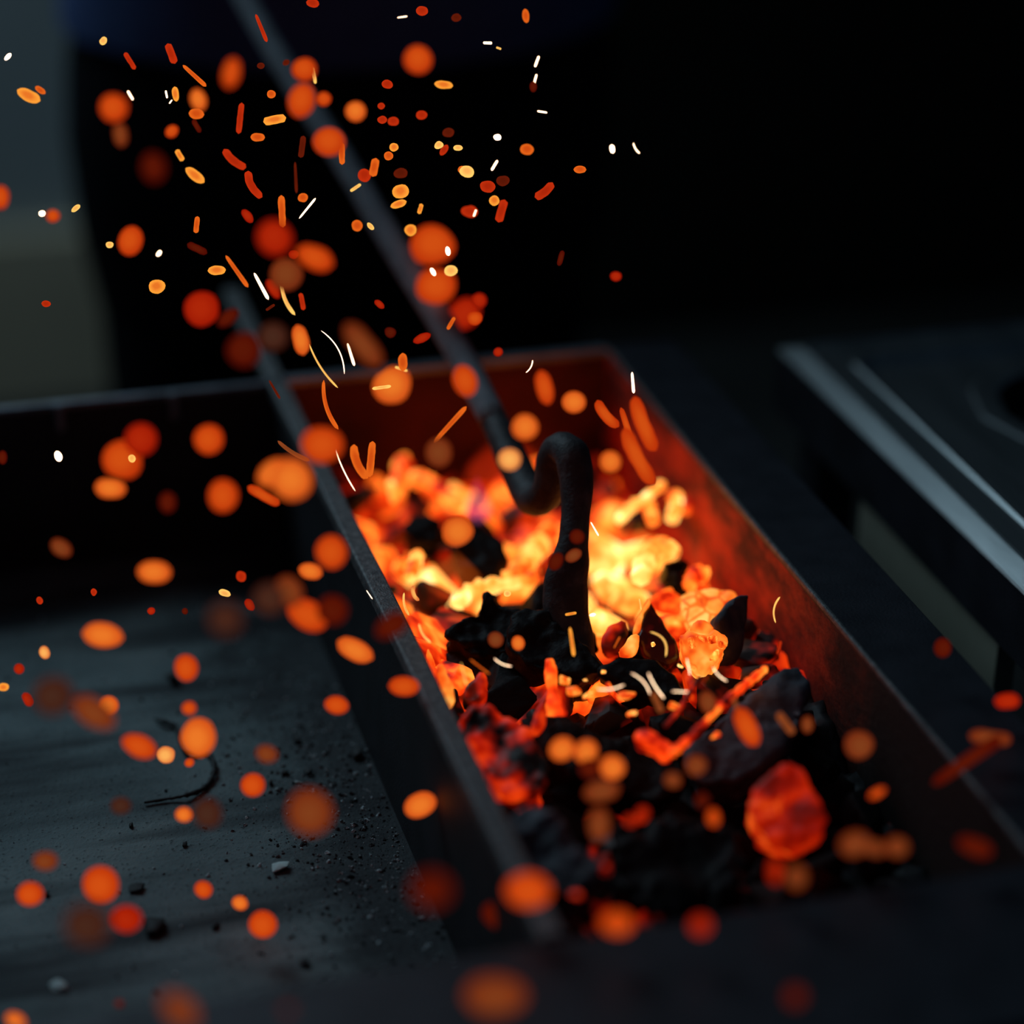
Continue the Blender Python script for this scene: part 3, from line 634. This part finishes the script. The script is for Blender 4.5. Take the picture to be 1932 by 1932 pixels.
def stick(name, pp, z, wpx, m, label, dd=0.0, seg=8, zf=None, knob=.25):
    pts = []
    for i, (px, py) in enumerate(pp):
        zz = z if zf is None else zf[i]
        p = on_z(px, py, zz); pts.append(tuple(CAM+(p-CAM)*(1+dd)))
    pts = spline(pts, 8); d = pix(pts[0])[2]/FPX; bm = bmesh.new(); nn = len(pts)
    tube(bm, pts, [wpx*d*.5*(1+knob*math.sin(i*1.7+i*i*.13))*min(1, .55+.3*min(i, nn-1-i)) for i in range(nn)], seg)
    displace(bm, wpx*d*.12, 260, 1.0)
    return tag(obj(name, bm, m), label, 'twig')
stick('burning_twig', [(1446, 1260), (1400, 1298), (1360, 1332), (1310, 1384), (1264, 1424)], -.014, 15, M['heat3'], 'long knobbly glowing twig leaning across the grey slab', -.018)
stick('burning_twig', [(1322, 1278), (1300, 1310), (1276, 1346), (1254, 1370)], -.018, 9, M['heat2'], 'short thin red twig left of the long glowing twig', -.018)
stick('burning_twig', [(1168, 982), (1186, 962), (1216, 940), (1250, 914)], -.028, 22, M['heat5'], 'bright yellow stick lying slantwise behind the hook, by the right wall', -.01)
stick('burning_twig', [(1232, 986), (1226, 962), (1222, 950)], -.034, 24, M['heat4'], 'short yellow twig under the bright slanting stick', -.008)
stick('burning_twig', [(1268, 980), (1276, 950), (1270, 930)], -.034, 26, M['heat4'], 'upright orange twig right of the bright slanting stick', -.004)
stick('burning_twig', [(1294, 968), (1296, 940)], -.034, 18, M['heat3'], 'short orange twig nearest the right wall, behind the hook', -.004)
stick('burning_twig', [(748, 930), (756, 900), (762, 862)], -.046, 34, M['heat4'], 'upright orange stick near the partition towards the rear', -.012)
stick('burning_twig', [(780, 900), (812, 915), (846, 938), (872, 956)], -.046, 36, M['heat4'], 'thick orange-yellow stick lying slantwise left of the hook', -.012)
stick('burning_twig', [(742, 948), (736, 905)], -.044, 14, M['heat4'], 'thin orange stick leaning by the partition towards the rear', -.02)
stick('burning_twig', [(770, 1092), (784, 1062), (788, 1040)], -.036, 24, M['heat5'], 'short yellow stick standing by the partition, level with the hook', -.012)
stick('burning_twig', [(960, 1098), (1000, 1052), (1026, 1012), (1040, 1000)], -.040, 40, M['heat4'], 'orange branch slanting up behind the hook', .0)
stick('burning_twig', [(860, 1140), (900, 1110), (960, 1102), (1010, 1090)], -.036, 30, M['heat5'], 'yellow branch lying behind the big jagged black coal', .004)
stick('burning_twig', [(1210, 1090), (1220, 1050), (1246, 1028), (1268, 1040)], -.026, 40, M['heat5'], 'arched yellow-white branch over a dark hollow right of the hook', -.006)
stick('burning_twig', [(1300, 1105), (1316, 1080), (1330, 1092)], -.034, 30, M['heat4'], 'short orange stick between arched branch and right wall', -.004)

# ------------------------------------------------------------------ labels of the loose coals
ORD = ['first', 'second', 'third', 'fourth', 'fifth', 'sixth', 'seventh', 'eighth', 'ninth', 'tenth']
def band(py):
    for lim, t in ((880, 'along the rear wall'), (960, 'well behind the hook'), (1040, 'just behind the hook'), (1120, 'level with the hook'), (1220, 'beside the hook tip'),
                   (1320, 'just in front of the hook'), (1420, 'around the glowing twig'), (1540, 'behind the ash-grey coal'), (1660, 'near the front rim')):
        if py < lim: return t
    return 'against the front rim'
def side(x):
    return 'by the partition' if x < .075 else ('mid-trough' if x < .14 else 'by the side wall')
def number(groups, fmt):
    for key, items in groups.items():
        items.sort(key=lambda t: t[1])
        n = len(items)
        for i, (o, px) in enumerate(items):
            if n == 1: sfx = ''
            elif i == 0: sfx = ', leftmost'
            elif i == n-1: sfx = ', rightmost'
            else: sfx = ', %s from left' % ORD[i]
            o['label'] = fmt(key)+sfx
gr = {}
for o, px, py, h, s in COALS:
    sz = 'small' if s < 27 else ('mid-sized' if s < 32 else 'large')
    gr.setdefault((sz, h, band(py), side(o.location.x)), []).append((o, px))
    o['category'] = 'coal'; o['group'] = 'coals heaped in the trough'
number(gr, lambda k: '%s %s coal %s, %s' % (k[0], HC_W[k[1]], k[2], k[3]))

# ================================================================== flames (hot gas) and added bloom haze
def flame(px, py, z, wpx, hpx, col, st, label, lean=0.0):
    p = on_z(px, py, z); d = pix(p)[2]/FPX; bm = bmesh.new()
    rs = [(0, .25), (.12, .75), (.28, 1.0), (.45, .9), (.62, .6), (.8, .3), (1.0, .03)]
    H = hpx*d; W = wpx*d*.5
    tube(bm, [(lean*H*t*t, .1*H*t, H*t-.15*H) for t, r in rs], [W*r for t, r in rs], 14)
    bmesh.ops.subdivide_edges(bm, edges=bm.edges[:], cuts=1, use_grid_fill=True, smooth=.6)
    displace(bm, W*.22, 40, px*.01)
    o = obj('flame', bm, flame_mat('flame_gas', col, st)); o.location = p
    return tag(o, label, 'flame', 'flames over the coals')
flame(1205, 1105, -.034, 120, 150, (1, .38, .05), 9, 'bright yellow flame right of the hook, by the arched branch')
flame(960, 930, -.05, 190, 150, (1, .04, .006), 6, 'red haze added as fire bloom left of the hook, behind the poker', .1)  # glow volume added for the bloom around the fire
flame(902, 975, -.036, 60, 100, (.9, .16, .5), 12, 'small purple flame left of the hook')
flame(1140, 1030, -.04, 110, 170, (1, .10, .010), 6, 'orange flame directly behind the hook shank')
flame(860, 1110, -.035, 130, 110, (1, .15, .015), 6, 'orange flame over the yellow branch near the partition')

# ================================================================== sparks in the air
# px, py, length, width, angle (clockwise from right), colour, softness 0..1, [bend]
SP = [
(15,107,18,9,-50,'W',0),(54,180,46,22,25,'A',0),(76,170,22,11,35,'O',0),(195,77,17,13,-60,'Y',0),(245,115,36,9,58,'R',0),(323,101,40,14,70,'R',0),(367,143,58,9,42,'O',0),
(436,138,58,34,-80,'O',.9),(246,180,20,8,60,'W',0),(314,178,15,6,80,'W',0),(322,192,9,4,-55,'W',0),(331,177,28,13,84,'A',0),(374,188,42,30,75,'A',.6),(371,215,29,19,5,'O',.1),
(214,203,54,54,0,'O',.5),(227,255,44,28,85,'T',.8),(324,248,27,22,-40,'O',.5),(371,238,28,10,60,'D',.3),(290,316,56,44,80,'D',.9),(339,293,24,10,60,'A',0),(368,331,43,19,38,'A',0),
(442,301,53,15,40,'R',0,.1),(478,349,55,15,62,'R',0,.15),(493,53,55,8,68,'R',0),(492,124,14,12,0,'D',0),(540,118,14,10,-30,'D',0),(574,131,46,43,0,'O',.4),(593,142,32,6,83,'Y',0),
(569,190,66,50,-75,'O',.4),(611,187,28,26,0,'O',.5),(512,178,16,16,0,'O',0),(453,223,60,11,-85,'R',0),(518,226,43,16,-12,'A',.1),(486,259,26,16,0,'O',.1),(621,267,60,55,0,'O',.3),
(645,290,40,11,90,'O',0),(570,277,42,11,-83,'D',0),(558,335,58,6,88,'D',0),(571,373,19,18,0,'O',0),(580,393,50,7,-52,'W',0),(532,399,60,13,88,'O',0),(467,408,30,16,50,'R',.2),
(371,424,32,10,-85,'O',0),(372,469,40,14,25,'D',.2),(519,448,70,64,60,'R',.5),(595,486,72,44,22,'O',.6),(554,480,17,16,0,'R',.2),(541,517,63,60,0,'T',.3),(2,372,44,30,90,'O',.6),
(79,403,14,12,0,'W',0),(100,407,26,24,0,'O',.6),(143,393,20,10,-40,'Y',0),(207,462,15,13,0,'Y',0),(247,454,58,46,-70,'O',.3),(300,478,14,9,-55,'W',0),(409,510,33,18,-5,'A',.1),
(447,512,72,9,55,'O',0),(493,540,56,11,62,'W',0),(540,557,80,8,73,'Y',0,.12),(515,545,40,18,58,'R',.5),(296,541,31,28,-10,'A',.1),(380,582,65,66,0,'R',.25),(430,600,46,25,-40,'D',.7),
(510,580,20,5,-35,'D',0),(570,569,32,9,80,'R',0),(87,573,18,12,5,'R',.1),(567,642,58,30,78,'A',.3),(608,692,98,4,57,'Y',0,.06),(515,635,56,52,0,'B',.6),(460,660,64,64,0,'D',.5),
(590,6,24,16,10,'R',.1),(759,32,19,5,-10,'W',0),(796,21,24,18,0,'R',0),(861,33,19,15,0,'D',0),(992,30,26,13,83,'O',0),(789,112,54,54,0,'O',.4),(731,159,22,17,0,'R',0),(837,160,35,15,5,'A',0),
(671,210,40,37,0,'A',.4),(719,200,15,12,0,'R',0),(721,226,19,15,0,'R',0),(742,229,21,17,0,'R',0),(795,217,21,17,0,'R',0),(846,250,22,18,0,'D',.1),(920,81,17,8,0,'W',0),(941,91,10,4,20,'Y',0),
(1013,116,23,8,-70,'W',0),(1010,149,19,7,-75,'W',0),(1006,164,20,14,90,'D',.3),(1023,211,19,6,8,'W',0),(938,259,16,12,0,'W',0),(743,278,17,16,0,'A',0),(733,294,18,18,0,'O',0),
(828,274,18,14,-20,'Y',0),(838,283,24,12,-55,'R',0),(864,279,18,11,0,'Y',0),(994,282,26,20,0,'O',0),(881,324,28,24,20,'Y',.1),(871,320,14,14,0,'O',0),(933,312,23,8,-60,'W',0),
(706,316,36,15,-80,'O',0),(688,331,27,25,0,'R',0),(756,327,27,20,0,'D',0),(756,361,32,26,-15,'A',0),(752,385,32,14,-20,'A',0),(671,354,24,6,-35,'Y',0),(793,394,20,8,-75,'A',0),
(920,352,30,23,0,'R',0),(948,341,25,20,0,'D',0),(887,399,32,22,10,'R',0),(896,402,14,6,-70,'W',0),(933,379,20,20,0,'A',0),(946,398,45,16,-75,'R',0),(1027,360,44,16,-40,'R',0,.1),
(1094,320,24,14,0,'O',0),(1155,281,17,11,80,'W',0),(1200,280,23,6,58,'W',0,.1),(674,426,23,20,80,'O',0),(699,427,17,9,45,'Y',0),(775,434,23,21,0,'A',0),(818,463,81,75,0,'O',.25),
(845,474,18,10,80,'W',0),(851,510,24,22,0,'Y',0),(823,540,72,72,0,'O',.25),(817,513,17,9,60,'W',0),(876,592,64,58,-40,'R',.6),(904,567,29,29,0,'R',.4),(896,601,28,27,0,'O',.2),
(851,610,27,7,-60,'O',0),(716,574,22,12,40,'R',.2),(736,627,22,20,0,'D',.2),(796,638,36,16,-25,'R',.2),(760,683,34,18,88,'O',.1),(633,662,92,4,62,'W',0,-.13),(662,669,44,9,73,'W',0),
(685,652,100,42,50,'T',.8),(741,729,72,70,0,'A',.2),(720,731,36,6,-8,'Y',0),(757,696,25,5,18,'Y',0),(877,719,62,46,70,'O',.4),(940,664,18,17,0,'R',.3),(1162,521,22,18,0,'R',.4),
(1058,487,30,10,-75,'D',.2),(1000,692,27,4,-62,'W',0,.12),(1027,731,66,31,75,'O',.5),(1083,759,45,41,0,'A',.3),(1194,722,40,10,85,'W',0),(1145,782,64,20,50,'O',.2,.1),
(1215,800,110,28,68,'O',.3,.05),(1204,862,120,28,62,'O',.3,.05),(1185,812,90,14,72,'O',.2),(991,806,50,48,0,'A',.4),(961,867,45,43,0,'Y',.4),(1152,871,41,41,0,'A',.4),(849,801,92,10,-48,'O',.1),
(620,765,96,9,74,'O',.1,.1),(648,882,99,4,66,'W',0,.04),(677,872,68,16,68,'O',.1,.12),(700,866,68,14,-85,'O',.1),(607,839,79,70,0,'O',.4),(553,852,70,9,32,'T',.1,.06),(518,735,40,5,60,'D',0),
(549,905,84,78,30,'A',.4),(515,892,66,46,-40,'A',.6),(497,935,68,18,30,'O',.4),(421,936,56,62,0,'O',.4),(394,829,56,56,0,'O',.4),(266,828,60,62,0,'R',.4),(230,868,78,74,0,'O',.25),
(249,865,14,16,0,'Y',0),(208,921,58,38,5,'A',.5),(110,861,21,14,70,'W',0),(5,863,26,16,90,'D',.4),(317,948,38,32,90,'D',.7),(115,1034,44,30,35,'T',.6),(291,1079,63,43,3,'A',.5),
(585,1078,46,30,15,'A',.4),(625,1041,66,58,80,'O',.4),(455,1087,20,20,0,'R',.1),(177,1117,14,11,80,'R',.1),(75,1133,15,12,80,'R',.1),(285,1153,14,14,0,'R',.2),(349,1153,12,12,0,'D',.2),
(424,1119,23,13,20,'Y',0),(471,1141,25,16,60,'R',.2),(508,1130,62,60,0,'B',.7),(545,1115,62,50,60,'T',.6),(581,1161,80,56,25,'O',.4),(425,1168,64,60,0,'B',.9),(627,1150,58,58,0,'D',.5),
(195,1199,74,47,8,'A',.4),(351,1261,52,46,80,'O',.35),(670,1226,73,40,28,'A',.35),(762,1295,58,37,2,'O',.4),(740,1180,70,44,-30,'D',.7),(635,1330,48,34,8,'O',.4),(84,1231,25,20,70,'Y',.3),(36,1262,20,20,0,'R',.3),
(52,1320,28,18,65,'R',.3),(7,1296,20,16,0,'A',.1),(100,1312,76,72,0,'B',.6),(178,1345,88,50,35,'T',.7),(205,1331,38,36,0,'A',.3),(357,1336,28,26,0,'O',.6),(376,1391,72,68,85,'A',.25),
(263,1408,68,40,25,'O',.5),(313,1424,33,32,0,'Y',.2),(357,1439,18,16,-30,'O',.5),(503,1422,42,34,15,'T',.6),(477,1482,46,44,0,'O',.3),(585,1532,86,86,0,'T',.45),(392,1534,58,54,80,'B',.5),
(347,1537,32,28,0,'A',.5),(228,1520,40,32,0,'B',.6),(793,1519,63,46,-25,'A',.3),(85,1624,46,36,0,'T',.6),(57,1687,50,46,0,'O',.4),(190,1668,74,68,35,'O',.3),(238,1733,60,52,0,'R',.5),
(165,1745,86,80,0,'B',.7),(384,1678,34,32,40,'O',.4),(453,1704,31,26,20,'A',.3),(496,1744,53,51,0,'O',.3),(340,1905,82,50,45,'T',.5),(30,1925,42,28,30,'A',.4),(543,1905,24,14,0,'D',.3),
(225,1893,16,14,0,'D',.3),(935,1878,116,74,2,'T',.35),(997,1680,88,66,5,'O',.35),(945,1730,78,50,30,'D',.6),(815,1678,80,70,0,'D',.95),(1163,1741,64,46,5,'O',.35),(1322,1746,40,38,0,'R',.35),(1463,1643,50,26,90,'R',.35),
(1502,1655,46,38,90,'T',.6),(1500,1880,38,38,0,'D',.5),(1620,1405,56,54,0,'T',.3),(1655,1496,34,16,-28,'O',.3),(1612,1592,56,46,-20,'T',.5),(1648,1600,46,28,20,'T',.5),(1692,1598,42,36,0,'T',.5),
(1840,1598,72,34,20,'D',.6),(1900,1323,50,30,0,'R',.45),(1868,1392,82,26,8,'T',.5),(1825,1435,160,26,-33,'D',.6),(1778,1222,36,32,90,'D',.4),(1482,1365,50,14,52,'T',.1),(1523,1367,32,22,88,'T',.3),
(1410,1372,80,40,62,'O',.35),(1396,1340,62,9,60,'T',.1,.1),(1313,1445,40,38,0,'T',.2),(1270,1472,32,32,0,'T',.2),(1060,1413,50,44,-20,'A',.35),(1105,1418,48,44,-50,'A',.35),(1155,1448,48,46,0,'A',.35),
(1112,1450,40,36,0,'D',.4),(1136,1492,70,40,-10,'T',.5),(1130,1555,64,40,90,'T',.4),(1190,1548,24,22,0,'R',.3),(1213,1534,24,24,0,'R',.3),(1346,1543,34,24,85,'O',.3),(1325,1510,28,24,90,'D',.4),
(1335,1325,44,32,75,'T',.35),(1240,1325,42,12,66,'T',.1),(1089,1013,28,27,0,'D',.3),(1082,1048,34,22,-30,'T',.3),(1049,1059,36,26,-60,'D',.3),(935,1207,30,28,80,'T',.3),(977,1213,28,24,80,'A',.3),
(863,1003,58,56,0,'A',.25),(828,855,56,50,80,'T',.4),(957,1120,14,12,0,'Y',0),(1122,998,30,5,60,'W',0),(948,1251,36,3,25,'W',0,.1),(1464,1150,50,4,-80,'Y',0,-.15),(1470,1222,26,5,-75,'R',0),
(1357,1273,38,3,45,'W',0,.08),(1237,1294,58,4,58,'W',0,.04),(1211,1288,54,3,48,'W',0,-.12),(1152,1298,52,3,-8,'W',0,.08),(1299,1258,32,3,78,'W',0),(1283,1305,30,3,3,'W',0),(1247,1212,56,4,58,'Y',0,-.25),
(1079,1211,56,8,82,'A',.1),(765,1140,44,5,78,'Y',.1,.1),(800,1196,42,5,58,'Y',.1,.1),(875,1272,44,3,76,'Y',0),(905,1258,46,3,38,'O',0),(783,1120,30,8,70,'Y',.2,.2),(697,1122,20,3,56,'W',0),
(1208,1140,22,3,80,'Y',0),(1118,1160,12,6,-10,'W',0),(1077,1158,22,5,-10,'A',0),(1164,1212,24,3,-62,'O',0),
]
FOGC = APER*FPX
def ground_depth(px, py):
    """nearest solid thing along this line of sight, so that a spark hangs in front of it"""
    best = 9.0
    p = on_z(px, py, 0.0)
    if -.02 <= p.x <= .66 and -.35 < p.y < .345: best = min(best, pix(p)[2]-(.004 if p.x < .21 and -.2 < p.y < .2 else .02))
    if -.56 < p.x < 0 and -.35 < p.y < -.245: best = min(best, pix(p)[2]-.02)
    p = on_z(px, py, -.11)
    if p.x < 0 and p.y < .335: best = min(best, pix(p)[2]-.02)
    if p.x < 0 and p.y >= .335: best = min(best, dep_y(px, py, .335)-.02)
    if p.y < -.25: best = min(best, dep_z(px, py, 0)-.02)
    return min(best, dep_y(px, py, .55))
def spark_mesh(L, W, bend, rng, soft):
    bm = bmesh.new()
    if L/W < 1.5:
        bmesh.ops.create_uvsphere(bm, u_segments=16, v_segments=10, radius=.5)
        for v in bm.verts: v.co = Vector((v.co.x*L, v.co.y*W, v.co.z*W*.7))
        if soft < .3: displace(bm, W*.10, 1.7/W, rng.uniform(0, 90))
        else: displace(bm, W*.05, 1.3/W, rng.uniform(0, 90))
    else:
        n = 12 if L/W < 3 else 18; thin = L/W > 6; pts = []; rad = []
        for i in range(n+1):
            t = i/n; u = 2*t-1
            if thin: pr = max(.12, (1-abs(u)**8)**.5)*(.75+.25*t)
            else: pr = max(.10, (1-abs(u)**(2.2 if L/W < 2.4 else (5 if soft > .15 else 9)))**.5)
            # keep the rounded ends inside L
            pts.append((u*L*.5, bend*L*(1-u*u)-.5*bend*L, .1*L*u*rng.uniform(.95, 1.05)*0.6)); rad.append((W*.5*pr, W*.32*pr))
        tube(bm, pts, rad, 12, up=Vector((0, 0, 1)))
        if not thin: displace(bm, W*.06, 1.5/W, rng.uniform(0, 90))
    return bm
rng = random.Random(17)
SPK = []
CW = {'W': 'white-hot', 'Y': 'pale yellow', 'A': 'amber', 'O': 'orange', 'R': 'red-orange', 'D': 'dim red', 'B': 'faint brown', 'T': 'dull brown-orange'}
def region(px, py):
    rod = 450+.59*py
    if py > 640 and px > 1500+.0*py and py > 1150: return 'over the right flange' if py < 1540 else 'over the front right corner'
    if py < 700:
        if px < 165: return 'against the grey wall'
        if px < rod-20: return 'left of the poker, ' + ('top' if py < 200 else ('upper' if py < 340 else ('middle' if py < 500 else 'lower')))
        if px < rod+45: return 'against the poker shaft'
        return 'right of the poker, ' + ('top' if py < 200 else ('upper' if py < 340 else ('middle' if py < 500 else 'lower')))
    edge = 600+(py-870)*.513
    if px < edge-110 and py < 1100: return 'before the ash bed rear wall'
    if px < edge-110: return 'over the ash floor, ' + ('far' if py < 1260 else ('middle' if py < 1500 else 'near'))
    if px < edge+25: return 'beside the partition, ' + ('rear' if py < 1000 else ('middle' if py < 1400 else 'front'))
    if py < 790: return 'before the trough rear wall'
    if px > 1090 and py < 960: return 'over embers by the side wall'
    if py < 960: return 'over the rear embers'
    if py < 1140: return 'around the hook shank'
    if py < 1240: return 'around the hook tip'
    if py < 1340: return 'over the flakes before the hook'
    if py < 1480: return 'around the grey slab'
    if py < 1620: return 'beside the lone red coal'
    return 'over the trough front'
gr = {}
for s in SP:
    px, py, L, W, ang, ck, soft = s[:7]; bend = s[7] if len(s) > 7 else 0.0
    if ck == 'W' and L > 2*W: W *= .62
    coc = soft*W*.9
    if (px, py) in ((818, 463), (823, 540), (741, 729), (230, 868), (876, 592), (887, 399)): coc = -min(coc, 18) - 3   # hang behind their small neighbours
    inv = 1/FOCUS + coc/FOGC + (rng.uniform(-.02, .02) if soft < .15 else 0)
    d = 1/inv
    lim = ground_depth(px, py)-W*.9/FPX
    d = min(d, lim)
    k = d/FPX
    bm = spark_mesh(L*k, W*k, bend, rng, soft)
    a = R_(ang); ax = CR*math.cos(a)-CU*math.sin(a); ay = -CR*math.sin(a)-CU*math.cos(a)
    az = ax.cross(ay)
    o = obj('spark', bm, M[('b' if soft > .12 else 's')+ck])
    o.matrix_world = Matrix.Translation(at(px, py, d)) @ Matrix((ax, ay, az)).transposed().to_4x4()
    o.visible_diffuse = True
    ratio = L/W
    shp = 'round spark' if ratio < 1.25 else ('oval spark' if ratio < 2.1 else ('stubby streak' if ratio < 4 else ('thin streak' if not bend else 'curved thread')))
    sz = 'tiny' if L < 18 else ('small' if L < 32 else ('mid-sized' if L < 54 else 'large'))
    if ratio >= 2.1: sz = 'short' if L < 32 else ('mid-length' if L < 54 else 'long')
    gr.setdefault(('blurred ' if soft > .35 else '') + '%s %s %s %s' % (sz, CW[ck], shp, region(px, py)), []).append((o, px))
    o['category'] = 'spark'; o['group'] = 'sparks flying up from the fire'
number(gr, lambda k: k)
